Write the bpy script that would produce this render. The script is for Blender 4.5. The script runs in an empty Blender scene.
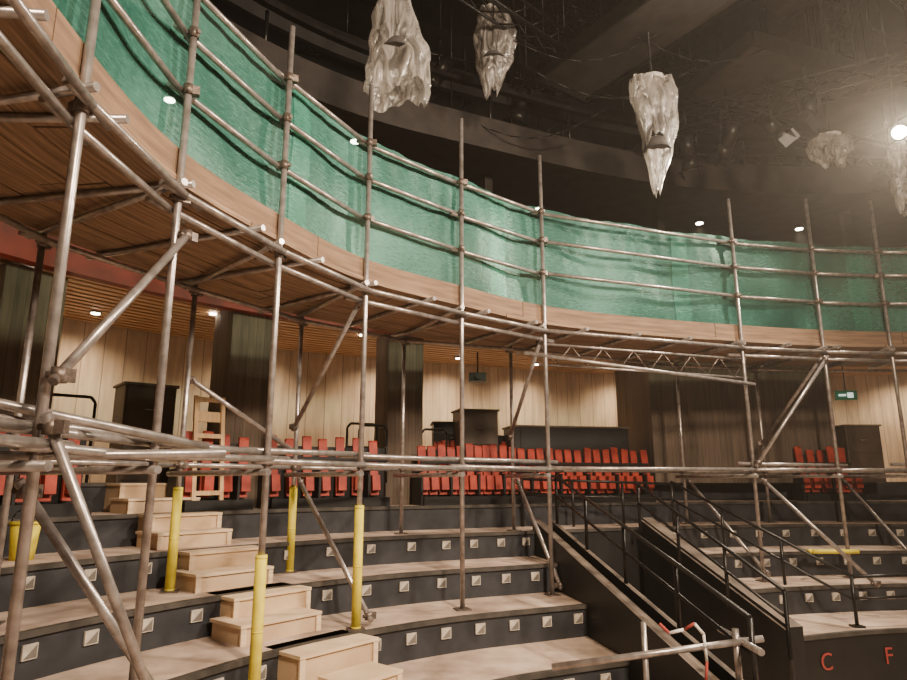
import bpy, math, random
from mathutils import Vector, Matrix
random.seed(7)
EZ = 2.2
scene = bpy.context.scene
# ------------------------------------------------------------------ materials
def new_mat(name):
    m = bpy.data.materials.new(name); m.use_nodes = True
    nt = m.node_tree; b = nt.nodes['Principled BSDF']
    return m, nt, b
def mat(name, c1, c2=None, rough=.7, metal=0., scale=6., bump=.15, stretch=(1,1,1), coord='Object', spec=.4, detail=6):
    m, nt, b = new_mat(name)
    if c2 is None: c2 = tuple(x*.7 for x in c1)
    tc = nt.nodes.new('ShaderNodeTexCoord'); mp = nt.nodes.new('ShaderNodeMapping')
    mp.inputs['Scale'].default_value = stretch
    nz = nt.nodes.new('ShaderNodeTexNoise'); nz.inputs['Scale'].default_value = scale; nz.inputs['Detail'].default_value = detail
    cr = nt.nodes.new('ShaderNodeValToRGB')
    cr.color_ramp.elements[0].position = .32; cr.color_ramp.elements[1].position = .68
    cr.color_ramp.elements[0].color = (*c2, 1); cr.color_ramp.elements[1].color = (*c1, 1)
    L = nt.links.new
    L(tc.outputs[coord], mp.inputs[0]); L(mp.outputs[0], nz.inputs['Vector'])
    L(nz.outputs[0], cr.inputs[0]); L(cr.outputs[0], b.inputs['Base Color'])
    bp = nt.nodes.new('ShaderNodeBump'); bp.inputs['Strength'].default_value = bump; bp.inputs['Distance'].default_value = .01
    L(nz.outputs[0], bp.inputs['Height']); L(bp.outputs[0], b.inputs['Normal'])
    b.inputs['Roughness'].default_value = rough; b.inputs['Metallic'].default_value = metal
    b.inputs['Specular IOR Level'].default_value = spec
    return m
def emis(name, col, s):
    m, nt, b = new_mat(name)
    b.inputs['Base Color'].default_value = (*col, 1)
    b.inputs['Emission Color'].default_value = (*col, 1); b.inputs['Emission Strength'].default_value = s
    return m
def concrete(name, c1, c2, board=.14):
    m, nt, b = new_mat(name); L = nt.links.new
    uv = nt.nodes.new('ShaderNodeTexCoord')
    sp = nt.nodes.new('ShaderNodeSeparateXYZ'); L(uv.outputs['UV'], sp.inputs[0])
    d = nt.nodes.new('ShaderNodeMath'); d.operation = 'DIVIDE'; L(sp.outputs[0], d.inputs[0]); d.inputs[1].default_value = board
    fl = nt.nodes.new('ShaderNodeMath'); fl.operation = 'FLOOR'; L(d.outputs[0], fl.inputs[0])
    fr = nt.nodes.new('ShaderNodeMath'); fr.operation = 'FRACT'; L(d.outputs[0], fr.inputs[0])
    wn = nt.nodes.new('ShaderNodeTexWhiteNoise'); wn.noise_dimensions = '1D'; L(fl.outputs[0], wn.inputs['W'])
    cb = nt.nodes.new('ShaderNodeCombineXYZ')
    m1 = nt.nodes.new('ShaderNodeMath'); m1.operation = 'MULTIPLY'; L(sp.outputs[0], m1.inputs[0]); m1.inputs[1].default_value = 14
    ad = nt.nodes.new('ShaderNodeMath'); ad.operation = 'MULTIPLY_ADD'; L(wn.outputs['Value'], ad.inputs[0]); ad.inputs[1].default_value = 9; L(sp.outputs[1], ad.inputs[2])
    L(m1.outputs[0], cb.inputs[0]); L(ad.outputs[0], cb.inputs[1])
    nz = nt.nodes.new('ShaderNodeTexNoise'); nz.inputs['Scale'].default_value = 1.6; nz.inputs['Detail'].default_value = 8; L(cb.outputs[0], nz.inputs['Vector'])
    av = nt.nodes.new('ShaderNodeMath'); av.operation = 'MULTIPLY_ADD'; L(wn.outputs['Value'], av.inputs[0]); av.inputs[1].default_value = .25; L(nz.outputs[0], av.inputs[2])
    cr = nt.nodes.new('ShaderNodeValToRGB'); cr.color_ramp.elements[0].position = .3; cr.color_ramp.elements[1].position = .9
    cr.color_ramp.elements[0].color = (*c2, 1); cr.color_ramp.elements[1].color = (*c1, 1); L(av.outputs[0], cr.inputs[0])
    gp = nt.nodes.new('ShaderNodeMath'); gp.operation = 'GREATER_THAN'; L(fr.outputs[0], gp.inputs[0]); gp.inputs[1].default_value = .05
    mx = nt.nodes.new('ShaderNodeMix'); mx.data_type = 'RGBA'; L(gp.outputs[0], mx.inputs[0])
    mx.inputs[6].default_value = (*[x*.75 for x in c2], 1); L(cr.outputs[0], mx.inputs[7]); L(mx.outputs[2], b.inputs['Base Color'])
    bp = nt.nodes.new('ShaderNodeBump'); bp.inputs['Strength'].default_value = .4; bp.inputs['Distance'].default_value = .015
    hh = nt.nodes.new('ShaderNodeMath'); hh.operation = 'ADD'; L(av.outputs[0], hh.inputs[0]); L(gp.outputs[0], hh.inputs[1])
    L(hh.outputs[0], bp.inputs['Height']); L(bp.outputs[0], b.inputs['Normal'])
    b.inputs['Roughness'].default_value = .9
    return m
M = {}
M['steel'] = mat('galvanised_steel', (.46,.41,.385), (.25,.22,.205), rough=.30, metal=.65, scale=14, bump=.08)
M['coupler'] = mat('coupler_steel', (.20,.155,.13), (.09,.07,.06), rough=.45, metal=.6, scale=40)
M['yellow'] = mat('yellow_foam', (.74,.62,.05), (.56,.46,.035), rough=.6, scale=10)
M['plank'] = mat('scaffold_plank', (.36,.235,.15), (.15,.095,.06), rough=.85, scale=2.2, stretch=(1,14,1), coord='UV', bump=.3)
M['fascia'] = mat('toe_board_wood', (.27,.165,.10), (.13,.08,.05), rough=.8, scale=2., stretch=(1,12,1), coord='UV', bump=.2)
M['slat'] = mat('ceiling_slat_wood', (.66,.43,.25), (.46,.27,.14), rough=.5, scale=2., stretch=(1,10,1), coord='UV')
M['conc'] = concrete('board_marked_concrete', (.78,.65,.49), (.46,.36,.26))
M['conc_d'] = concrete('dark_dimlit_concrete', (.15,.11,.08), (.07,.052,.04), .11)  # dark copy of the concrete; core wall's dim lighting is in the colour
M['tread'] = mat('dusty_tread', (.56,.43,.34), (.24,.17,.13), rough=.9, scale=2.4, bump=.25, detail=10)
M['riser'] = mat('charcoal_riser', (.036,.037,.043), (.018,.019,.022), rough=.5, scale=5, bump=.1)
M['nosing'] = mat('black_nosing', (.07,.06,.052), (.03,.026,.022), rough=.6)
M['plate'] = mat('vent_plate', (.52,.46,.38), (.32,.28,.24), rough=.6, scale=12)
M['plate_d'] = mat('vent_plate_dark_metal', (.16,.14,.12), rough=.6)  # dark triangle on half of each plate
M['step'] = mat('pale_ply_step', (.70,.54,.36), (.55,.40,.26), rough=.75, scale=2, stretch=(2,2,14), bump=.1)
M['stepside'] = mat('ply_step_front', (.60,.43,.27), (.45,.31,.19), rough=.75, scale=3)
M['red'] = mat('red_seat_panel', (.42,.048,.024), (.22,.024,.016), rough=.5, scale=6)
M['black'] = mat('black_paint', (.010,.0095,.0095), (.006,.006,.006), rough=.5, scale=5)
M['blackm'] = mat('black_metal', (.024,.022,.021), (.012,.011,.011), rough=.35, metal=.4, scale=9)
M['cap'] = mat('worn_wood_cap', (.17,.13,.10), (.06,.045,.037), rough=.7, scale=4)
M['redbeam'] = mat('red_oxide_beam', (.30,.038,.026), (.16,.026,.02), rough=.6, scale=4)
M['darkwall'] = mat('dark_wall_paint', (.022,.020,.020), (.013,.012,.012), rough=.85, scale=3)
M['darkbrown'] = mat('dark_brown_board', (.038,.030,.026), (.020,.016,.014), rough=.7, scale=4)
M['galwall'] = mat('gallery_back_wall_plaster', (.16,.13,.10), (.09,.072,.058), rough=.8, scale=2)
M['crate'] = mat('brown_cabinet_board', (.085,.058,.04), (.045,.032,.024), rough=.6, scale=4)
M['greypanel'] = mat('grey_acoustic_panel', (.070,.064,.062), (.042,.038,.038), rough=.8, scale=3)
M['pine'] = mat('pine_timber', (.66,.45,.25), (.5,.32,.16), rough=.7, scale=3, stretch=(8,8,1))
M['white'] = emis('lamp_glow', (1,.86,.66), 30)
M['bulb'] = emis('work_lamp_glow', (1,.84,.62), 500)
M['chalkred'] = mat('red_chalk', (.34,.05,.04), rough=.9)
M['tapew'] = mat('white_tape', (.8,.76,.72), rough=.5)
M['green'] = emis('exit_sign_green', (.02,.22,.11), .15)
M['signw'] = emis('exit_sign_white', (.9,1,.92), 1.)
# netting
m, nt, b = new_mat('green_debris_netting'); L = nt.links.new
tc = nt.nodes.new('ShaderNodeTexCoord')
def nnoise(scale, vec, detail=6, dist=0):
    mp = nt.nodes.new('ShaderNodeMapping'); L(tc.outputs['UV'], mp.inputs[0]); mp.inputs['Scale'].default_value = vec
    nz = nt.nodes.new('ShaderNodeTexNoise'); nz.inputs['Scale'].default_value = scale; nz.inputs['Detail'].default_value = detail; nz.inputs['Distortion'].default_value = dist
    L(mp.outputs[0], nz.inputs['Vector']); return nz
n1 = nnoise(.8,(1.,.7,1),5,.6); n2 = nnoise(14,(1,3,1),3)
av = nt.nodes.new('ShaderNodeMath'); av.operation='MULTIPLY_ADD'; L(n2.outputs[0],av.inputs[0]); av.inputs[1].default_value=.4; L(n1.outputs[0],av.inputs[2])
cr = nt.nodes.new('ShaderNodeValToRGB'); cr.color_ramp.elements[0].position = .5; cr.color_ramp.elements[1].position = .95
cr.color_ramp.elements[0].color = (.05,.27,.205,1); cr.color_ramp.elements[1].color = (.17,.52,.42,1); L(av.outputs[0], cr.inputs[0])
df = nt.nodes.new('ShaderNodeBsdfDiffuse'); tl = nt.nodes.new('ShaderNodeBsdfTranslucent'); tr = nt.nodes.new('ShaderNodeBsdfTransparent'); gl = nt.nodes.new('ShaderNodeBsdfGlossy')
tr.inputs[0].default_value=(.70,.95,.86,1)
gl.inputs['Roughness'].default_value = .35; gl.inputs['Color'].default_value = (.5,.75,.65,1)
L(cr.outputs[0], df.inputs[0]); L(cr.outputs[0], tl.inputs[0])
bp = nt.nodes.new('ShaderNodeBump'); bp.inputs['Strength'].default_value = .5; bp.inputs['Distance'].default_value = .01; L(n2.outputs[0], bp.inputs['Height'])
for n in (df, tl, gl): L(bp.outputs[0], n.inputs['Normal'])
x1 = nt.nodes.new('ShaderNodeMixShader'); x1.inputs[0].default_value = .4; L(df.outputs[0], x1.inputs[1]); L(tl.outputs[0], x1.inputs[2])
x2 = nt.nodes.new('ShaderNodeMixShader'); x2.inputs[0].default_value = .08; L(x1.outputs[0], x2.inputs[1]); L(gl.outputs[0], x2.inputs[2])
x3 = nt.nodes.new('ShaderNodeMixShader')
mr = nt.nodes.new('ShaderNodeMapRange'); mr.inputs[1].default_value = .5; mr.inputs[2].default_value = .9; mr.inputs[3].default_value = .30; mr.inputs[4].default_value = .60
L(av.outputs[0], mr.inputs[0]); L(mr.outputs[0], x3.inputs[0]); L(tr.outputs[0], x3.inputs[1]); L(x2.outputs[0], x3.inputs[2])
L(x3.outputs[0], nt.nodes['Material Output'].inputs[0]); M['net'] = m
# plastic
m, nt, b = new_mat('clear_plastic_sheet'); L = nt.links.new
tc = nt.nodes.new('ShaderNodeTexCoord'); nz = nt.nodes.new('ShaderNodeTexNoise'); nz.inputs['Scale'].default_value = 5; nz.inputs['Detail'].default_value = 4; nz.inputs['Distortion'].default_value = 1.6
mp = nt.nodes.new('ShaderNodeMapping'); mp.inputs['Scale'].default_value = (1.3,1.3,.45); L(tc.outputs['Object'], mp.inputs[0]); L(mp.outputs[0], nz.inputs['Vector'])
bp = nt.nodes.new('ShaderNodeBump'); bp.inputs['Strength'].default_value = 1; bp.inputs['Distance'].default_value = .07; L(nz.outputs[0], bp.inputs['Height'])
tr = nt.nodes.new('ShaderNodeBsdfTransparent'); tr.inputs[0].default_value=(.9,.89,.87,1)
df = nt.nodes.new('ShaderNodeBsdfDiffuse'); df.inputs[0].default_value=(.8,.74,.68,1); tl=nt.nodes.new('ShaderNodeBsdfTranslucent'); tl.inputs[0].default_value=(.8,.74,.68,1)
gl = nt.nodes.new('ShaderNodeBsdfGlossy'); gl.inputs['Roughness'].default_value=.2
for n in (df,tl,gl): L(bp.outputs[0], n.inputs['Normal'])
md = nt.nodes.new('ShaderNodeMixShader'); md.inputs[0].default_value=.45; L(df.outputs[0],md.inputs[1]); L(tl.outputs[0],md.inputs[2])
mr = nt.nodes.new('ShaderNodeMapRange'); mr.inputs[1].default_value = .38; mr.inputs[2].default_value = .66; mr.inputs[3].default_value = .16; mr.inputs[4].default_value = .72
L(nz.outputs[0], mr.inputs[0])
ma = nt.nodes.new('ShaderNodeMixShader'); L(mr.outputs[0],ma.inputs[0]); L(tr.outputs[0],ma.inputs[1]); L(md.outputs[0],ma.inputs[2])
lw = nt.nodes.new('ShaderNodeLayerWeight'); lw.inputs[0].default_value=.25; L(bp.outputs[0], lw.inputs['Normal'])
mm = nt.nodes.new('ShaderNodeMath'); mm.operation='MULTIPLY_ADD'; L(lw.outputs['Facing'],mm.inputs[0]); mm.inputs[1].default_value=.3; mm.inputs[2].default_value=.10
mb_ = nt.nodes.new('ShaderNodeMixShader'); L(mm.outputs[0],mb_.inputs[0]); L(ma.outputs[0],mb_.inputs[1]); L(gl.outputs[0],mb_.inputs[2])
L(mb_.outputs[0], nt.nodes['Material Output'].inputs[0]); M['plastic'] = m

# ------------------------------------------------------------------ mesh builder
class MB:
    def __init__(s): s.v=[]; s.f=[]; s.m=[]; s.sm=[]; s.uv=[]; s.names=[]
    def mi(s, k):
        if k not in s.names: s.names.append(k)
        return s.names.index(k)
    def face(s, idx, k, smooth=False, uv=None):
        s.f.append(tuple(idx)); s.m.append(s.mi(k)); s.sm.append(smooth); s.uv.append(uv)
    def tube(s, p, q, r=.024, k='steel', n=10, r2=None):
        p=Vector(p); q=Vector(q); d=(q-p)
        if d.length < 1e-5: return
        d.normalize(); a = d.cross(Vector((0,0,1)) if abs(d.z)<.9 else Vector((1,0,0))).normalized(); c = d.cross(a)
        if r2 is None: r2=r
        b0=len(s.v)
        for P,rr in ((p,r),(q,r2)):
            for i in range(n):
                t=2*math.pi*i/n; s.v.append(P+(a*math.cos(t)+c*math.sin(t))*rr)
        for i in range(n):
            j=(i+1)%n; s.face((b0+i,b0+j,b0+n+j,b0+n+i),k,True)
        s.face([b0+i for i in range(n)][::-1],k); s.face([b0+n+i for i in range(n)],k)
    def path(s, pts, r, k, n=8):
        for a,b in zip(pts[:-1],pts[1:]): s.tube(a,b,r,k,n)
    def box(s, c, size, k, ang=0., R=None):
        c=Vector(c); hx,hy,hz=[x/2 for x in size]
        if R is None: R=Matrix.Rotation(ang,3,'Z')
        b0=len(s.v)
        for dz in (-hz,hz):
            for dx,dy in ((-hx,-hy),(hx,-hy),(hx,hy),(-hx,hy)): s.v.append(c+R@Vector((dx,dy,dz)))
        w,dp,h=size
        for q,(a,bb) in (((0,3,2,1),(w,dp)),((4,5,6,7),(w,dp)),((0,1,5,4),(w,h)),((1,2,6,5),(dp,h)),((2,3,7,6),(w,h)),((3,0,4,7),(dp,h))):
            s.face([b0+i for i in q],k,uv=((0,0),(a,0),(a,bb),(0,bb)))
    def build(s, name, parent=None, top=False):
        me=bpy.data.meshes.new(name)
        me.from_pydata([(v[0],v[1],v[2]+EZ) for v in s.v],[],s.f)
        for k in s.names: me.materials.append(M[k])
        ul=me.uv_layers.new(name='UVMap')
        for i,p in enumerate(me.polygons):
            p.material_index=s.m[i]; p.use_smooth=s.sm[i]
            if s.uv[i]:
                for li,u in zip(p.loop_indices,s.uv[i]): ul.data[li].uv=u
        me.update()
        o=bpy.data.objects.new(name,me); scene.collection.objects.link(o)
        if parent: o.parent=parent
        return o
def empty(name):
    e=bpy.data.objects.new(name,None); scene.collection.objects.link(e); return e
# ------------------------------------------------------------------ curves in plan
class Curve:
    def __init__(s, pts):
        P=[Vector(p) for p in pts]; P=[P[0]*2-P[1]]+P+[P[-1]*2-P[-2]]
        d=[]
        for i in range(1,len(P)-2):
            for j in range(24):
                t=j/24; p0,p1,p2,p3=P[i-1:i+3]
                d.append(.5*((2*p1)+(p2-p0)*t+(2*p0-5*p1+4*p2-p3)*t*t+(3*p1-p0-3*p2+p3)*t**3))
        d.append(P[-2]); s.d=d
        s.l=[0]
        for a,b in zip(d[:-1],d[1:]): s.l.append(s.l[-1]+(b-a).length)
        s.len=s.l[-1]
        s.tg=[]
        for i in range(len(d)):
            a=d[max(0,i-6)]; b=d[min(len(d)-1,i+6)]; s.tg.append((b-a).normalized())
    def at(s,t,off=0):
        t=max(0,min(s.len-1e-6,t))
        lo,hi=0,len(s.l)-1
        while hi-lo>1:
            m=(lo+hi)//2
            if s.l[m]<=t: lo=m
            else: hi=m
        f=(t-s.l[lo])/(s.l[hi]-s.l[lo]); p=s.d[lo].lerp(s.d[hi],f); tg=s.tg[lo].lerp(s.tg[hi],f).normalized()
        return p+Vector((-tg.y,tg.x))*off, tg
    def find(s,off,cond,start=0,step=.02):
        t=start
        while t<s.len:
            if cond(s.at(t,off)[0]): return t
            t+=step
        return s.len
C0=Vector((2.6,2.4))
pts=[(C0.x+4.95*math.cos(math.radians(a)),C0.y+4.95*math.sin(math.radians(a))) for a in range(232,110,-8)]
pts+=[(1.55,7.36),(2.5,7.8),(3.5,8.2),(4.5,8.5),(6,8.7),(8,8.6),(10,8.0),(12,6.6)]
REF=Curve(pts)
PLT=Curve([(-.9,-.2),(-1.35,.7),(-1.68,1.8),(-1.81,2.88),(-1.77,3.93),(-1.4,5.0),(-.85,6.1),(.09,7.0),(1.12,7.85),(2.5,8.45),(4.0,8.9),(5.3,9.2),(6.35,9.32),(7.6,9.3),(9,9.0),(10.5,8.3)])
def X(cv,off,x,start=None):
    if start is None: start = cv.find(off,lambda p: p.y>2.6)
    return cv.find(off,lambda p:p.x>=x,start)
def band(mb,cv,o0,o1,z0,z1,t0,t1,n,k,t0b=None,t1b=None,ktop=None,kfront=None):
    if t0b is None:t0b=t0
    if t1b is None:t1b=t1
    b0=len(mb.v)
    us=[]
    for i in range(n+1):
        f=i/n; ta=t0+(t1-t0)*f; tb=t0b+(t1b-t0b)*f
        a=cv.at(ta,o0)[0]; b=cv.at(tb,o1)[0]; us.append(ta)
        mb.v+= [Vector((a.x,a.y,z0)),Vector((a.x,a.y,z1)),Vector((b.x,b.y,z1)),Vector((b.x,b.y,z0))]
    w=abs(o1-o0); h=abs(z1-z0); sd=random.random()*20
    cum=[0,h,h+w,2*h+w,2*h+2*w]
    for i in range(n):
        for e in range(4):
            a=b0+4*i+e; bb=b0+4*i+(e+1)%4; c=b0+4*(i+1)+(e+1)%4; d=b0+4*(i+1)+e
            kk = (ktop or k) if e==1 else (kfront or k) if e==0 else k
            u0,u1=us[i],us[i+1]; v0,v1=cum[e]+sd,cum[e+1]+sd
            mb.face((a,bb,c,d),kk,False,((u0,v0),(u0,v1),(u1,v1),(u1,v0)))
    e=b0+4*n
    mb.face((b0,b0+3,b0+2,b0+1),k); mb.face((e,e+1,e+2,e+3),k)
T1=REF.len

# ------------------------------------------------------------------ seating tiers
xl=lambda y:1.10+.193*(9-y)
xr=lambda y:2.67+.283*(9-y)
def tL(off): return REF.find(off,lambda p: p.y>5 and p.x>=xl(p.y)-.02,2)
def tR(off): return REF.find(off,lambda p: p.y>5 and p.x>=xr(p.y)+.1,2)
tiers=[(-1.70,-.92,-1.89),(-.92,0,-1.58),(0,.83,-1.27),(.83,1.64,-.96),(1.64,2.45,-.65),(2.45,3.3,-.34),(3.3,5.34,-.03)]
mb=MB(); mp_=MB()
def vents(mb,off,z,t0,t1,step=.38):
    t=t0+.2
    while t<t1-.1:
        p,tg=REF.at(t,off); p=p-Vector((-tg.y,tg.x))*.012
        ang=math.atan2(tg.y,tg.x); R=Matrix.Rotation(ang,3,'Z')
        c=Vector((p.x,p.y,z))
        mb.box(c,(.105,.016,.095),'plate',ang)
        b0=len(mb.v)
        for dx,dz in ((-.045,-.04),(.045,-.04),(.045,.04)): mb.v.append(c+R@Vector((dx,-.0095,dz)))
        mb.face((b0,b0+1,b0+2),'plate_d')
        t+=step
for i,(a,b_,z) in enumerate(tiers):
    zb=-2.2
    if i<4:
        band(mb,REF,a,b_+.02,zb,z,0,tL(a),70,'riser',0,tL(b_),ktop='tread')
        band(mb,REF,a-.025,a+.03,z-.035,z+.006,0,tL(a),70,'nosing')
        if i>0: vents(mp_,a,z-.125,.5,tL(a))
        if i>=1:
            band(mb,REF,a,b_+.02,zb,z,tR(a),T1,50,'black' if i==1 else 'riser',tR(b_),T1,ktop='tread')
            band(mb,REF,a-.025,a+.03,z-.035,z+.006,tR(a),T1,50,'nosing')
            if i>1: vents(mp_,a,z-.125,tR(a),T1-1)
    else:
        band(mb,REF,a,b_+(.02 if i<6 else 0),-2.2 if i>4 else -1.0,z,0,T1,120,'riser',ktop='tread')
        band(mb,REF,a-.025,a+.03,z-.035,z+.006,0,T1,120,'nosing')
        if i==4:
            vents(mp_,a,z-.125,.5,tL(a)); vents(mp_,a,z-.125,tR(a),T1-1)
tier=empty('seating_tiers')
mb.build('tier_structure',tier); mp_.build('riser_vent_plates',tier)
mb=MB(); mb.box((4,6,-2.25),(34,34,.1),'tread'); mb.build('floor')

# ------------------------------------------------------------------ vomitory
def slopewall(mb,p,q,th,z0p,z0q,zp,zq,k,cap=None):
    p=Vector(p);q=Vector(q);d=(q-p).normalized();nn=Vector((-d.y,d.x))*th/2
    b0=len(mb.v)
    for P,a,b in ((p,z0p,zp),(q,z0q,zq)):
        for s_ in (-1,1):
            for z in (a,b): mb.v.append(Vector((P.x+nn.x*s_,P.y+nn.y*s_,z)))
    for f in ((0,1,5,4),(2,6,7,3),(0,2,3,1),(4,5,7,6),(0,4,6,2)): mb.face([b0+i for i in f],k)
    mb.face([b0+i for i in (1,3,7,5)],cap or k)
vm=empty('vomitory')
mb=MB()
Lf,Ln=(1.10,9.05),(2.05,4.15); Rf,Rn=(2.67,9.35),(3.40,6.95)
slopewall(mb,Lf,Ln,.10,-2.2,-2.2,-.50,-1.62,'black','cap')
slopewall(mb,(1.32,9.05),(2.27,4.15),.05,-2.2,-2.2,-.52,-1.64,'black','cap')
slopewall(mb,(1.21,9.05),(2.16,4.15),.17,-2.2,-2.2,-.62,-1.74,'black')
slopewall(mb,Rf,Rn,.16,-2.2,-2.2,-.50,-1.42,'black','cap')
slopewall(mb,(2.58,9.3),(3.31,6.95),.04,-2.2,-2.2,-.53,-1.45,'black','cap')
mb.build('parapet_walls',vm)
mb=MB(); mb.box((1.95,9.35,-1.5),(1.7,.1,1.6),'black',.25); mb.build('tunnel_shade_panel',vm)  # black panel standing in for the darkness of the tunnel opening
mb=MB()
def rail(mb,a,b,za,zb,drop,nposts,r=.02,mid=True,k='blackm'):
    a=Vector((*a,za));b=Vector((*b,zb)); mb.tube(a,b,r,k)
    if mid: mb.tube(a-Vector((0,0,.25)),b-Vector((0,0,.25)),r*.8,k)
    for i in range(nposts):
        f=i/(nposts-1) if nposts>1 else 0; p=a.lerp(b,f); mb.tube(p,p-Vector((0,0,drop)),r,k)
rail(mb,(1.36,8.9),(2.1,4.95),.05,-.95,.62,5)
mb.tube((1.36,8.9,.05),(.9,9.6,.12),.02,'blackm'); mb.tube((1.36,8.9,-.2),(.9,9.6,-.15),.02,'blackm')
mb.build('left_handrail',vm)
mb=MB()
rail(mb,(2.5,9.1),(3.22,6.75),-.05,-1.05,.62,4)
mb.tube((3.22,6.75,-1.05),(3.22,6.75,-2.2),.02,'blackm')
mb.build('right_handrail',vm)
h=empty('tier_handrail')
mb=MB()
rail(mb,(3.15,9.7),(4.45,7.72),-.02,-1.05,.53,4)
mb.tube((4.45,7.72,-1.05),(5.4,7.85,-1.05),.02,'blackm'); mb.tube((4.45,7.72,-1.28),(5.4,7.85,-1.28),.016,'blackm')
mb.tube((5.4,7.85,-1.05),(5.4,7.85,-1.58),.02,'blackm')
mb.box((4.45,7.72,-1.57),(.12,.12,.02),'blackm')
mb.build('rail_tubes',h)
h2=empty('guard_rail'); mb=MB()
for dz in (0,-.22): mb.tube((3.2,9.85,-.05+dz),(1.0,9.75,.02+dz),.02,'blackm')
for i in range(4):
    f=i/3; mb.tube((3.2-2.2*f,9.85-.1*f,-.05+.07*f),(3.2-2.2*f,9.85-.1*f,-.65),.02,'blackm')
mb.build('rail_tubes',h2)
def chalk(ch,t,z,size):
    p,tg=REF.at(t,-.92); nrm=Vector((-tg.y,tg.x)); p=p-nrm*.012
    cu=bpy.data.curves.new('chalk','FONT'); cu.body=ch; cu.size=size; cu.extrude=.002; cu.align_x='CENTER'
    o=bpy.data.objects.new('chalk_letter',cu); scene.collection.objects.link(o)
    o.location=(p.x,p.y,z+EZ); o.rotation_euler=(math.pi/2,0,math.atan2(tg.y,tg.x)); cu.materials.append(M['chalkred'])
chalk('C',X(REF,-.92,3.86),-1.92,.24); chalk('F',X(REF,-.92,4.66),-1.92,.24)

def ground(x,y):
    P=Vector((x,y)); t=0;bd=1e9;bo=0
    while t<T1:
        p,tg=REF.at(t); dd=(P-p).length
        if dd<bd: bd=dd; bo=(P-p).dot(Vector((-tg.y,tg.x)))
        t+=.05
    z=-2.2
    for a,b_,zz in tiers:
        if bo>=a: z=zz
    if xl(y)<x<xr(y) and bo<1.64: z=-2.2
    return z
# ------------------------------------------------------------------ wooden stair
st=empty('wooden_aisle_stair')
w=Vector((.64,.77)).normalized(); d=Vector((-w.y,w.x)); ang=math.atan2(w.y,w.x)
SP={0:(-.40,5.12,.46),1:(-.70,5.38,.54),2:(-1.05,5.66,.8),3:(-1.58,5.93,.8),4:(-1.74,6.22,.8),5:(-2.16,6.46,.8),6:(-2.34,6.74,.8),7:(-2.74,6.95,.8),8:(-2.95,7.22,.8),9:(-3.28,7.42,.8),10:(-3.52,7.70,.8)}
for n,(cx,cy,wd) in SP.items():
    top=-1.115+.155*(n-3); dep=.46 if n>1 else .36
    c=Vector((cx,cy)); fr=c-d*dep/2
    base=min(ground(fr.x,fr.y),ground(*(fr-w*.3)),ground(*(fr+w*.3)))
    if top-base<.05: continue
    base=max(base,top-.34)
    mb=MB()
    mb.box((c.x,c.y,(top-.025+base)/2),(wd-.03,dep-.04,top-.025-base),'stepside',ang)
    mb.box((c.x,c.y,top-.0125),(wd,dep,.025),'step',ang)
    for s_ in (-1,1):
        cc=c+w*s_*(wd/2-.03)-d*(dep/2-.012); mb.box((cc.x,cc.y,(top-.03+base)/2),(.05,.02,top-.03-base),'step',ang)
    mb.build('step_block_%d'%n,st)

# ------------------------------------------------------------------ walls, slab, soffits
mb=MB(); band(mb,REF,5.35,5.6,-.1,2.5,0,T1,160,'conc'); mb.build('wall_back')
mb=MB(); band(mb,REF,5.35,5.6,2.5,5.04,0,T1,120,'galwall'); band(mb,REF,5.35,5.6,5.04,9.6,0,T1,120,'darkwall'); mb.build('wall_back_upper')
mb=MB(); band(mb,REF,2.95,5.34,2.36,2.5,0,T1,120,'darkwall'); band(mb,REF,2.95,3.1,2.5,3.15,0,T1,120,'darkbrown'); mb.build('balcony')
mb=MB(); band(mb,REF,2.8,2.95,2.12,2.5,0,T1,120,'redbeam'); mb.build('trim_balcony_edge')
mb=MB()
o=3.0
while o<5.25:
    band(mb,REF,o,o+.10,2.2,2.225,0,T1,100,'slat'); o+=.17
mb.build('slatted_wood_ceiling')
g=empty('upper_gallery'); mb=MB()
band(mb,REF,2.2,5.34,5.05,5.2,0,T1,100,'darkbrown'); band(mb,REF,2.1,2.25,4.98,5.5,0,T1,100,'darkbrown'); band(mb,REF,2.5,2.6,6.1,6.5,0,T1,100,'darkwall')
band(mb,REF,2.0,2.1,5.95,6.02,0,T1,100,'blackm')
t=0
while t<T1:
    p,tg=REF.at(t,2.2); mb.tube((p.x,p.y,5.4),(p.x,p.y,6.0),.025,'blackm',6)
    p,tg=REF.at(t,2.55); mb.tube((p.x,p.y,6.5),(p.x,p.y,9.5),.03,'blackm',6)
    if int(t/1.4)%2==0:
        p,tg=REF.at(t+.4,3.05); mb.box((p.x,p.y,3.9),(.14,.14,2.2),'darkbrown',math.atan2(tg.y,tg.x))
    t+=1.4
mb.build('gallery_front',g)
mb=MB(); mb.box((4,6,9.6),(34,34,.1),'darkwall'); mb.build('ceiling')
for nm,c,s in (('wall_stage',(4,-9,3.7),(34,.2,11.9)),('wall_right',(18,6,3.7),(.2,30,11.9)),('wall_left',(-12,6,3.7),(.2,30,11.9))):
    mb=MB(); mb.box(c,s,'darkwall'); mb.build(nm)

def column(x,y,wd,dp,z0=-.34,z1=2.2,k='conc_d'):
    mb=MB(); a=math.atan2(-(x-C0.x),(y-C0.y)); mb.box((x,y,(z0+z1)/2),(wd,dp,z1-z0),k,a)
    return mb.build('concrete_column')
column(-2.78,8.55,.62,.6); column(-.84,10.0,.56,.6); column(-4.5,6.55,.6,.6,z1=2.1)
mb=MB(); mb.box((5.0,12.3,1.08),(3.4,1.6,2.24),'conc_d',.12); mb.build('concrete_core_wall')  # dim light on this block is painted in by the dark concrete
column(-5.6,4.0,.6,.6)

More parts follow.
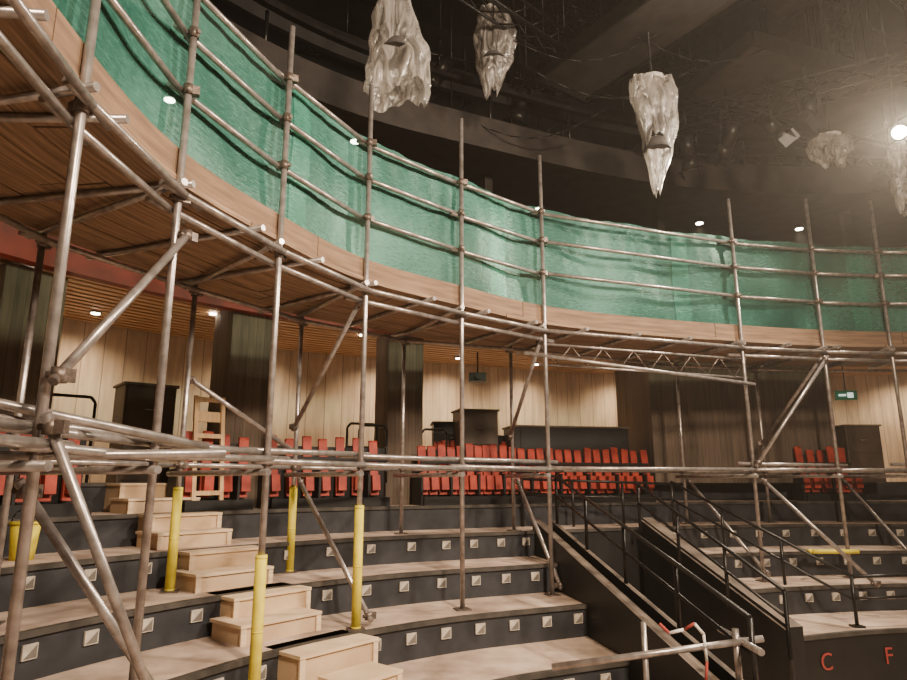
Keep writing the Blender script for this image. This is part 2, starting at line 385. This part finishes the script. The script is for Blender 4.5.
dl=MB()
def spot(name,loc,energy,size=2.0,col=(1,.74,.48),tgt=(0,0,-1),blend=.8,rad=.04):
    l=bpy.data.lights.new(name,'SPOT'); l.energy=energy; l.spot_size=size; l.spot_blend=blend; l.color=col; l.shadow_soft_size=rad
    o=bpy.data.objects.new(name,l); scene.collection.objects.link(o); o.location=(loc[0],loc[1],loc[2]+EZ)
    o.rotation_euler=Vector(tgt).to_track_quat('-Z','Y').to_euler(); return o
downs=empty('ceiling_downlights')
t=4.0
while t<T1-3:
    p,tg=REF.at(t,4.6); nrm=Vector((-tg.y,tg.x))
    o_=spot('downlight_lamp',(p.x,p.y,2.14),125,2.3,col=(1,.73,.47),tgt=(nrm.x*.3,nrm.y*.3,-1),blend=1.,rad=.06); o_.parent=downs
    dl.tube((p.x,p.y,2.19),(p.x,p.y,2.17),.055,'white',14); dl.tube((p.x,p.y,2.23),(p.x,p.y,2.18),.07,'blackm',14)
    p,tg=REF.at(t+.6,3.5)
    dl.tube((p.x,p.y,2.19),(p.x,p.y,2.175),.045,'white',12)
    t+=1.3
dl.build('downlight_fittings',downs)
up=empty('gallery_downlights'); dl=MB()
for x,y,e in ((-3.8,7.9,240),(-1.48,9.0,240),(4.87,12.2,420),(7.0,12.5,600),(1.6,11.5,40),(9,12,420)):
    o_=spot('gallery_lamp',(x,y,4.92),e,1.6,col=(1,.85,.66)); o_.parent=up
    dl.tube((x,y,4.97),(x,y,5.06),.07,'white',14); dl.tube((x,y,4.98),(x,y,5.06),.10,'blackm',14)
dl.build('gallery_fittings',up)

# ------------------------------------------------------------------ red seat rows
def seat_row(x0,x1,off,z0,hgt,lift=.14):
    t0=X(REF,off,x0); t1=X(REF,off,x1) if x1<90 else T1
    e=empty('red_seat_row'); mb=MB(); mf=MB()
    t=t0+.05; i=0
    while t<t1:
        p,tg=REF.at(t,off); a=math.atan2(tg.y,tg.x)
        R=Matrix.Rotation(a,3,'Z')@Matrix.Rotation(-.10,3,'X')@Matrix.Rotation(random.uniform(-.05,.05),3,'Y')
        hh=hgt*random.uniform(.94,1.03); c=Vector((p.x,p.y,z0+lift+hh/2))
        mb.box(c,(.118,.035,hh),'red',R=R)
        mb.tube(c+R@Vector((-.059,0,hh/2)),c+R@Vector((.059,0,hh/2)),.02,'red',8)
        c2=Vector((p.x,p.y,z0+.30))+R@Vector((0,-.09,0)); mb.box(c2,(.11,.07,.2),'red',R=R)
        if i%3==0:
            q,_=REF.at(t-.07,off)
            mf.box((q.x,q.y,z0+.22),(.03,.34,.44),'black',a)
            mf.tube(Vector((q.x,q.y,z0+.46))+R@Vector((0,-.2,0)),Vector((q.x,q.y,z0+.46))+R@Vector((0,.14,0)),.02,'blackm',8)
        t+=.148; i+=1
    band(mf,REF,off+.06,off+.10,z0,z0+.78,t0,t1,14,'black'); band(mf,REF,off-.2,off+.05,z0,z0+.12,t0,t1,14,'black')
    band(mf,REF,off-.045,off-.02,z0+lift+hgt*.62,z0+lift+hgt*.68,t0,t1,14,'black')
    mb.build('red_panels',e); mf.build('seat_frames',e)
seat_row(-4.9,-3.75,2.78,-.34,.74); seat_row(-3.1,-2.5,2.70,-.34,.74); seat_row(-2.35,-.95,2.78,-.34,.74)
seat_row(-.5,3.2,2.78,-.34,.70); seat_row(5.9,6.9,2.78,-.34,.74)
seat_row(-.3,3.1,3.75,-.03,.50)
def loop_frame(x,y,wd,ht,z0,a=0):
    mb=MB(); R=Matrix.Rotation(a,3,'Z'); o=Vector((x,y,z0))
    pr=[(-wd/2,0,0),(-wd/2,0,ht-.06),(-wd/2+.05,0,ht),(wd/2-.05,0,ht),(wd/2,0,ht-.06),(wd/2,0,0)]
    mb.path([o+R@Vector(p) for p in pr],.018,'blackm'); mb.path([o+R@Vector((-wd/2,0,ht*.6)),o+R@Vector((wd/2,0,ht*.6))],.014,'blackm')
    for s_ in (-1,1): mb.tube(o+R@Vector((s_*wd/2,0,ht*.5)),o+R@Vector((s_*wd/2,.35,0)),.015,'blackm')
    mb.build('tubular_chair_frame')
loop_frame(-1.35,9.75,.45,.85,-.03,.4); loop_frame(-4.25,7.25,.5,.95,-.03,.7); loop_frame(-1.15,9.45,.4,.8,-.03,.3); loop_frame(-.3,10.2,.4,.8,-.03,.3)
def cabinet(name,x,y,wd,dp,ht,a,k='crate',z0=-.03,shelves=2):
    mb=MB(); R=Matrix.Rotation(a,3,'Z'); o=Vector((x,y,z0))
    mb.box(o+Vector((0,0,ht/2)),(wd,dp,ht),k,a); mb.box(o+Vector((0,0,ht+.015)),(wd+.05,dp+.05,.03),'cap',a)
    n=shelves
    for i in range(n):
        z=ht*(i+.5)/n; mb.box(o+Vector((0,0,z))+R@Vector((0,-dp/2-.008,0)),(wd*.9,.016,ht/n*.88),k,a)
        mb.tube(o+Vector((0,0,z))+R@Vector((-.06,-dp/2-.03,0)),o+Vector((0,0,z))+R@Vector((.06,-dp/2-.03,0)),.008,'steel',6)
    mb.build(name)
cabinet('storage_cabinet',-3.92,8.3,.60,.5,1.18,.7); cabinet('equipment_crate',.35,10.75,.62,.5,1.12,.25)
cabinet('control_desk',1.9,11.2,2.0,.6,.88,.22,'black',shelves=1)
cabinet('low_bench',-.1,11.1,.5,.5,.95,.1,'black')
cabinet('storage_cabinet',7.1,11.7,.6,.5,.95,.0)
mb=MB(); o=Vector((-2.78,7.62,-.34)); R=Matrix.Rotation(.75,3,'Z')@Matrix.Rotation(-.12,3,'X')
for s_ in (-1,1): mb.box(o+R@Vector((s_*.16,0,.66)),(.045,.045,1.32),'pine',R=R)
for z in (.2,.85,1.28): mb.box(o+R@Vector((0,0,z)),(.30,.04,.05),'pine',R=R)
mb.box(o+R@Vector((0,.02,1.08)),(.36,.03,.12),'pine',R=R)
mb.build('pine_trestle_frame')
mb=MB(); mb.box((6.98,11.6,1.48),(.36,.05,.16),'green',-.1); mb.box((7.04,11.57,1.48),(.1,.012,.09),'signw',-.1); mb.box((6.90,11.57,1.48),(.12,.012,.035),'signw',-.1)
mb.tube((6.98,11.6,1.56),(6.98,11.6,2.22),.01,'blackm',6); mb.build('exit_sign')
mb=MB(); mb.box((.42,11.3,1.75),(.3,.25,.14),'black'); mb.tube((.42,11.3,1.8),(.42,11.3,2.22),.015,'blackm',6); mb.tube((.42,11.17,1.75),(.42,11.1,1.75),.05,'blackm'); mb.build('ceiling_projector')
mb=MB(); c=Vector((-3.62,5.75,-.65)); 
mb.tube(c,c+Vector((0,0,.3)),.09,'yellow',20,r2=.115); mb.tube(c+Vector((0,0,.29)),c+Vector((0,0,.31)),.125,'yellow',20)
mb.path([c+Vector((.125*math.cos(a),0,.3+.12*math.sin(a))) for a in [math.pi*i/8 for i in range(9)]],.006,'blackm',6); mb.build('yellow_bucket')
mb=MB(); mb.tube((4.75,9.05,-.92),(5.35,9.05,-.92),.03,'yellow'); mb.tube((4.65,9.0,-.92),(4.8,9.15,-.92),.03,'yellow'); mb.build('yellow_foam_tube')

# ------------------------------------------------------------------ SCAFFOLD
sc=empty('scaffolding')
inner=[(-1.35,.7),(-1.68,1.8),(-1.81,2.88),(-1.77,3.93),(-1.4,5.0),(-.85,6.1),(.09,7.0),(1.12,7.85),(4.0,8.9),(5.3,9.2),(6.35,9.32),(7.6,9.3),(9,9.0)]
fix={4:(-2.5,6.1),5:(-1.75,7.35),6:(-.65,8.45),7:(.80,9.0),3:(-3.15,4.75),2:(-3.3,3.2)}
OUT=1.55
ip=[]; op=[]
for i,(x,y) in enumerate(inner):
    t=PLT.find(0,lambda p:(p-Vector((x,y))).length<.03)
    p,tg=PLT.at(t,OUT); ip.append((x,y,t)); op.append(fix.get(i,(p.x,p.y)))
pol=MB(); cpl=MB()
def coupler(p,s=1.):
    p=Vector(p); a=random.random()*3
    cpl.tube(p-Vector((0,0,.035*s)),p+Vector((0,0,.035*s)),.036*s,'coupler',10)
    dv=Vector((math.cos(a),math.sin(a),0)); cpl.tube(p-dv*.055*s,p+dv*.07*s,.016*s,'coupler',8); cpl.box(p+dv*.045*s,(.05*s,.05*s,.06*s),'coupler',a)
ztop=4.08
gi=[];go=[]
for i,(x,y,t) in enumerate(ip):
    g_=ground(x,y); gi.append(g_)
    pol.tube((x,y,g_),(x,y,ztop+random.uniform(-.1,.1)- (.15 if i==4 else 0)),.0245,'steel',14)
    pol.box((x,y,g_+.006),(.15,.15,.012),'coupler',.3)
for i,(x,y) in enumerate(op):
    g_=ground(x,y); go.append(g_)
    pol.tube((x,y,g_),(x,y,1.88),.0245,'steel',14); pol.box((x,y,g_+.006),(.15,.15,.012),'coupler',.3)
pol.build('standards',sc)
led=MB()
def ov(a,b,e=.2):
    a=Vector(a);b=Vector(b);d=(b-a).normalized()*e; return a-d,b+d
def off2(p,q,z,o,dz=0,e=.2):
    p=Vector(p[:2]);q=Vector(q[:2]);d=(q-p).normalized();n=Vector((-d.y,d.x))*o
    a,b=ov((p.x+n.x,p.y+n.y,z),(q.x+n.x,q.y+n.y,z+dz),e); led.tube(a,b,.0242,'steel',12)
N=len(ip)
for i in range(N-1):
    p=ip[i];q=ip[i+1]
    for z in (2.55,2.98,3.36): off2(p,q,z+random.uniform(-.015,.015),.05,e=.12)
    off2(p,q,1.79,-.05)
    if i!=7: off2(p,q,1.70,.05)
    off2(p,q,.14,-.05,random.uniform(-.02,.02))
    if i%2==0 or i<6: off2(p,q,.22,.05,random.uniform(-.03,.02))
    off2(op[i],op[i+1],.14,.05); off2(op[i],op[i+1],1.79,-.05)
for i in range(N):
    p=ip[i];q=op[i]
    for z in (.06,1.84): off2(p,q,z,.05,e=.12)
    for z in (2.55,2.98,3.36,1.78,.14): coupler((p[0],p[1],z))
    for z in (.14,1.78): coupler((q[0],q[1],z))
t=.3
while t<PLT.len-.3:
    a,_=PLT.at(t,-.10); b_,_=PLT.at(t,1.72)
    led.tube((a.x,a.y,1.865),(b_.x,b_.y,1.865),.0242,'steel',10); t+=.8
led.tube((-2.3,2.3,.30),(-1.6,4.3,.22),.0242); led.tube((-2.4,2.6,.42),(-1.45,3.6,.20),.0242); led.tube((-2.6,3.0,.1),(-1.2,3.5,.14),.0242)
led.build('ledgers_and_transoms',sc)
br=MB()
def brace(a,b,r=.0242): br.tube(a,b,r,'steel',12); coupler(Vector(a)*.97+Vector(b)*.03,.95); coupler(Vector(b)*.97+Vector(a)*.03,.95)
brace((-1.74,2.82,.42),(-1.70,3.98,1.56))
brace((-1.74,2.80,.28),(-1.36,3.75,-1.56)); brace((-1.95,3.0,.0),(-1.28,3.9,-1.56)); 
for i in (5,7,8,10):
    x,y,_=ip[i]; u,v=op[i]
    brace((u+.05,v,.02),(x+.12,y+.1,max(ground(x+.12,y+.1),gi[i])+.05))
for i in (5,7,9): 
    x,y,_=ip[i]; u,v=op[i]; brace((u-.04,v,.55),(x-.04,y,1.72))
brace((*op[4],.95),(*op[5],.30))
brace((4.0,8.82,.18),(5.3,9.12,1.72)); brace((4.05,8.8,.02),(5.1,8.3,-1.25)); brace((6.35,9.25,.2),(7.6,9.25,1.7))
br.build('diagonal_braces',sc)
lb=MB(); a=Vector((1.05,7.75,0)); b_=Vector((4.1,8.85,0))
a2=Vector((1.05,7.95,0)); b2=Vector((4.1,9.05,0))
for z in (1.66,1.40): lb.tube(a2+Vector((0,0,z)),b2+Vector((0,0,z)),.016,'steel',12)
n=14
for i in range(n+1):
    p=a2.lerp(b2,i/n)
    if i<n:
        q=a2.lerp(b2,(i+1)/n); z1,z2=(1.40,1.66) if i%2 else (1.66,1.40); lb.tube(p+Vector((0,0,z1)),q+Vector((0,0,z2)),.007,'coupler',8)
lb.tube(a+Vector((-.2,0,1.50)),b_+Vector((0,0,1.28)),.024,'steel',12)
lb.build('lattice_beam',sc)
cpl.build('couplers',sc)
pl=MB()
for j in range(7):
    o0=.02+j*.232
    t=.0-random.random()*2
    while t<PLT.len:
        L_=random.choice((2.4,3.0,3.6)); dz=random.uniform(-.004,.006)
        t0=max(0,t); t1=min(PLT.len,t+L_-.02)
        if t1-t0>.2: band(pl,PLT,o0,o0+.222,1.892+dz,1.93+dz,t0,t1,max(3,int((t1-t0)/.3)),'plank')
        t+=L_
pl.build('platform_boards',sc)
tb=MB(); t=0
while t<PLT.len:
    t1=min(PLT.len,t+3.0); band(tb,PLT,.03,.065,1.90,2.13,t,t1-.01,12,'fascia'); t=t1
tb.build('toe_boards',sc)
ys=MB()
def sleeve(p,z0,h):
    ys.tube((p[0],p[1],z0),(p[0],p[1],z0+h),.042,'yellow',16)
    for q in (.02,h-.02,h*.5): ys.tube((p[0],p[1],z0+q-.006),(p[0],p[1],z0+q+.006),.0435,'yellow',16)
sleeve(ip[4],gi[4],1.05 if gi[4]<-1.4 else .9); sleeve(ip[5],gi[5],1.05); sleeve(op[4],go[4],.9); sleeve(op[5],go[5],.9)
ys.build('yellow_pole_sleeves',sc)
nm=MB(); rows=12
def netsheet(ta,tb_,off):
    n=max(4,int((tb_-ta)/.045)); b0=len(nm.v)
    for i in range(n+1):
        t=ta+(tb_-ta)*i/n
        for j in range(rows+1):
            f=j/rows
            bulge=.018*math.sin(t*5.1)*math.sin(math.pi*f)+.004*math.sin(t*23+f*4)*f+.01*math.sin(f*9+t*2)
            p,tg=PLT.at(t,off+bulge)
            zt=3.46+.014*math.sin(t*4.8)+.005*math.sin(t*17)
            nm.v.append(Vector((p.x,p.y,2.10+(zt-2.10)*f)))
    for i in range(n):
        for j in range(rows):
            a=b0+i*(rows+1)+j; u0=ta+(tb_-ta)*i/n;u1=ta+(tb_-ta)*(i+1)/n
            nm.face((a,a+rows+1,a+rows+2,a+1),'net',True,((u0,j/rows*1.4),(u1,j/rows*1.4),(u1,(j+1)/rows*1.4),(u0,(j+1)/rows*1.4)))
t=0;k=0
while t<PLT.len:
    t1=min(PLT.len,t+2.9); netsheet(max(0,t-.16),min(PLT.len,t1+.1),.10+.012*(k%2)); t=t1; k+=1
nm.build('debris_netting')

bt=empty('tube_barrier'); mb=MB()
mb.tube((.7,5.05,-1.30),(2.2,5.0,-1.10),.024,'steel',12)
mb.tube((2.02,5.03,-1.04),(2.02,5.03,-1.56),.024); mb.tube((1.37,5.05,-1.0),(1.37,5.05,-2.0),.02)
mb.tube((2.05,4.7,-1.12),(2.09,5.5,-1.14),.024)
mb.build('tubes',bt)
mb=MB()
pp=[Vector((1.5,5.1,-1.02)),Vector((1.56,5.08,-1.08)),Vector((1.66,5.05,-1.05)),Vector((1.72,5.0,-1.0)),Vector((1.78,5.0,-1.07))]
for i,(a,b_) in enumerate(zip(pp[:-1],pp[1:])): mb.tube(a,b_,.012,'tapew' if i%2 else 'chalkred',6)
pp=[Vector((1.78,5.0,-1.07)),Vector((1.79,5.0,-1.25)),Vector((1.77,5.0,-1.4))]
for i,(a,b_) in enumerate(zip(pp[:-1],pp[1:])): mb.tube(a,b_,.01,'chalkred' if i%2 else 'tapew',6)
mb.build('red_white_tape',bt)

# ------------------------------------------------------------------ overhead rig
def bag(x,y,zb,zt,wmax,prof,seed,hang=9.55):
    e=empty('plastic_wrapped_stage_light'); rnd=random.Random(seed)
    mb=MB(); n=64; rows=40; ph=[rnd.uniform(0,6.28) for _ in range(8)]; 
    for j in range(rows+1):
        f=j/rows; z=zt+(zb-zt)*f
        k=f*(len(prof)-1); i0=min(int(k),len(prof)-2); r=prof[i0]+(prof[i0+1]-prof[i0])*(k-i0)
        for i in range(n):
            a=2*math.pi*i/n
            sq=1/max(abs(math.cos(a)),abs(math.sin(a)))**.5
            crease=-.10*abs(math.sin(4*a+ph[5]+f*1.5))**.4+.07
            rr=r*wmax/2*.88*sq*(1+crease+.08*math.sin(3*a+ph[0]+f*2.5)+.05*math.sin(9*a+ph[1]-f*5)+.04*math.sin(15*a+ph[2]+f*9)+.05*math.sin(f*22+2*a+ph[6])+.012*rnd.uniform(-1,1))
            mb.v.append(Vector((x+rr*math.cos(a)+.04*math.sin(f*5+ph[3]),y+rr*.7*math.sin(a),z+.07*math.sin(3*a+ph[4])*f+.03*math.sin(11*a)*f)))
    for j in range(rows):
        for i in range(n):
            a=j*n+i;b_=j*n+(i+1)%n; mb.face((a,b_,b_+n,a+n),'plastic',True)
    mb.face([i for i in range(n)],'plastic'); mb.build('plastic_wrap',e)
    h=zt-zb; mb=MB(); c=Vector((x,y,zt-h*.42))
    mb.tube(c+Vector((0,.05,.16*h)),c-Vector((0,.02,.14*h)),wmax*.2,'blackm',16); mb.tube(c-Vector((0,.02,.14*h)),c-Vector((0,.03,.24*h)),wmax*.2,'greypanel',16,r2=wmax*.28)
    for s_ in (-1,1): mb.tube(c+Vector((s_*wmax*.26,0,0)),c+Vector((s_*wmax*.16,0,h*.28)),.012,'blackm',6)
    mb.tube(c+Vector((-wmax*.16,0,h*.28)),c+Vector((wmax*.16,0,h*.28)),.012,'blackm',6)
    mb.tube((x,y,zt-.15*h),(x,y,hang),.018,'blackm',8); mb.tube((x,y,zt-.02),(x,y,zt+.04),wmax*prof[0]*.3,'tapew',10)
    mb.build('lantern_body',e)
bag(-.62,6.3,4.02,5.4,.74,[.35,.5,.68,.8,.9,.98,1.0],3)
bag(.56,8.2,5.3,6.6,.66,[.55,.8,1.0,.85,.6,.3],5)
bag(2.70,8.0,3.72,5.32,.66,[.9,1.0,.88,.74,.58,.38,.14],9)
bag(5.85,9.3,4.78,5.2,.70,[.8,1,1,.75,.4],11)
bag(6.40,8.6,3.7,4.7,.5,[.5,.8,1.0,.9,.5],13)
def slab(name,c,size,ang,k):
    mb=MB(); mb.box(c,size,k,ang); R=Matrix.Rotation(ang,3,'Z')
    for s_ in (-1,1):
        mb.box(Vector(c)+R@Vector((s_*size[0]/2,0,-.02)),(.05,size[1],size[2]+.08),'blackm',ang)
        mb.box(Vector(c)+R@Vector((0,s_*size[1]/2,-.02)),(size[0],.05,size[2]+.08),'blackm',ang)
    for s_ in (-1,1):
        for q in (-1,1):
            p=Vector(c)+R@Vector((s_*size[0]*.4,q*size[1]*.4,0)); mb.tube(p,(p.x,p.y,9.55),.012,'blackm',6)
    mb.build(name)
a_=math.atan2(-2.3,1.6)
slab('acoustic_panel',(3.2,7.2,6.15),(5.2,1.05,.14),a_,'greypanel')
slab('acoustic_panel',(6.0,9.4,6.0),(4.5,1.4,.14),.35,'greypanel')
slab('acoustic_panel',(5.4,6.8,6.8),(3.5,1.2,.14),a_,'greypanel')
slab('acoustic_panel',(-.2,7.0,7.2),(4,.9,.14),.5,'darkwall')
def truss(p,q,s=.3):
    mb=MB(); p=Vector(p);q=Vector(q);d=(q-p).normalized();sd=Vector((-d.y,d.x,0)).normalized()*s/2; u=Vector((0,0,s/2))
    cs=[sd+u,sd-u,-sd-u,-sd+u]
    for c in cs: mb.tube(p+c,q+c,.022,'blackm',8)
    n=int((q-p).length/s/1.2)
    for i in range(n):
        for j in range(4):
            mb.tube(p.lerp(q,i/n)+cs[j],p.lerp(q,(i+1)/n)+cs[(j+1)%4],.012,'blackm',6)
    for f in (.15,.85):
        r=p.lerp(q,f); mb.tube(r,(r.x,r.y,9.55),.012,'blackm',6)
    mb.build('lighting_truss')
truss((-2.5,9.2,6.9),(2.5,11,6.9)); truss((3.2,9.8,5.6),(7.5,7.4,5.6)); truss((-1.5,5.8,6.3),(1.8,8.8,6.3)); truss((2.3,11.2,5.7),(8.5,11.4,5.7),.35); truss((4.3,6.5,6.4),(7.2,10.6,6.2))
truss((-2,8.0,7.8),(6,12,7.8)); truss((0,5.5,7.6),(3,11,7.6)); truss((2.5,6,7.9),(8,9.5,7.5))
def lantern(x,y,z,a,tilt):
    mb=MB(); R=Matrix.Rotation(a,3,'Z')@Matrix.Rotation(tilt,3,'X'); c=Vector((x,y,z))
    mb.tube(c+R@Vector((0,0,.22)),c+R@Vector((0,0,-.12)),.11,'blackm',16); mb.tube(c+R@Vector((0,0,-.12)),c+R@Vector((0,0,-.3)),.10,'blackm',16,r2=.15)
    for s_ in (-1,1):
        mb.box(c+R@Vector((s_*.15,0,-.36)),(.01,.24,.16),'blackm',R=R@Matrix.Rotation(.3*s_,3,'Y')); mb.tube(c+R@Vector((s_*.15,0,0)),c+Vector((0,0,.42))+Matrix.Rotation(a,3,'Z')@Vector((s_*.15,0,0)),.012,'blackm',6)
    mb.tube(c+Vector((0,0,.42))+Matrix.Rotation(a,3,'Z')@Vector((-.15,0,0)),c+Vector((0,0,.42))+Matrix.Rotation(a,3,'Z')@Vector((.15,0,0)),.014,'blackm',6)
    mb.tube(c+Vector((0,0,.42)),(x,y,z+.7),.02,'blackm',6); mb.tube((x,y,z+.7),(x,y,9.5),.01,'blackm',6)
    mb.build('stage_light')
for a in ((4.2,9.1,5.1,.4,.7),(4.7,8.8,5.1,1.1,-.6),(5.1,8.5,5.2,2.,.5),(3.7,9.5,5.1,-.6,.4),(1.1,9.6,6.0,.5,.5),(-.2,8.9,6.1,1.5,.6),(.2,10.2,5.9,2.2,.4),(1.9,10.4,5.4,.2,.6),(6.9,9.5,4.9,.9,.5)): lantern(*a)
mb=MB(); wl=Vector((6.05,8.1,4.62)); tv=(Vector((1.5,0,-1.5))-wl).normalized()
mb.tube(wl,wl-tv*.22,.12,'blackm',20,r2=.08); mb.tube(wl+tv*.001,wl+tv*.012,.085,'bulb',20); mb.tube(wl-tv*.1,(wl.x,wl.y,9.5),.015,'blackm',8)
mb.build('work_floodlight')
spot('work_floodlight_beam',(wl+tv*.1),1900,2.9,col=(1,.84,.64),tgt=tv,rad=.12,blend=.6)
mb=MB()
for k in range(12):
    x=random.uniform(-1,7);y=random.uniform(8,11.5);z=random.uniform(5.2,6.5); pr=[Vector((x+.3*i,y,z-1.0*math.sin(math.pi*i/8)*.5)) for i in range(9)]; mb.path(pr,.01,'blackm',5); mb.tube(pr[0],(x,y,9.5),.01,'blackm',5)
mb.build('hanging_cables')

# ------------------------------------------------------------------ lights
def area(name,loc,tgt,size,e,col,spread=math.pi):
    l=bpy.data.lights.new(name,'AREA'); l.energy=e; l.size=size; l.color=col; l.shape='DISK'; l.spread=spread
    o=bpy.data.objects.new(name,l); scene.collection.objects.link(o); o.location=(loc[0],loc[1],loc[2]+EZ)
    o.rotation_euler=(Vector(tgt)-Vector(loc)).to_track_quat('-Z','Y').to_euler()
area('stage_work_light',(3.5,-1.5,5.2),(.5,7.5,-.8),1.0,740,(1,.78,.56),math.radians(115))
area('stage_work_light_side',(6.5,3.0,5.0),(-1.5,5,1.2),.8,430,(1,.82,.64),math.radians(120))
w=bpy.data.worlds.new('World'); scene.world=w; w.use_nodes=True
wn=w.node_tree; wn.nodes['Background'].inputs[0].default_value=(1,.85,.7,1); wn.nodes['Background'].inputs[1].default_value=.02
vs=wn.nodes.new('ShaderNodeVolumeScatter'); vs.inputs['Density'].default_value=.0028; vs.inputs['Anisotropy'].default_value=.6; vs.inputs['Color'].default_value=(1,.9,.8,1)
wn.links.new(vs.outputs[0], wn.nodes['World Output'].inputs['Volume'])
cd=bpy.data.cameras.new('Camera'); cd.lens=26.0; cd.sensor_width=36
co=bpy.data.objects.new('Camera',cd); scene.collection.objects.link(co); co.location=(0,0,EZ); co.rotation_euler=(math.radians(90+12.1),0,0)
scene.camera=co
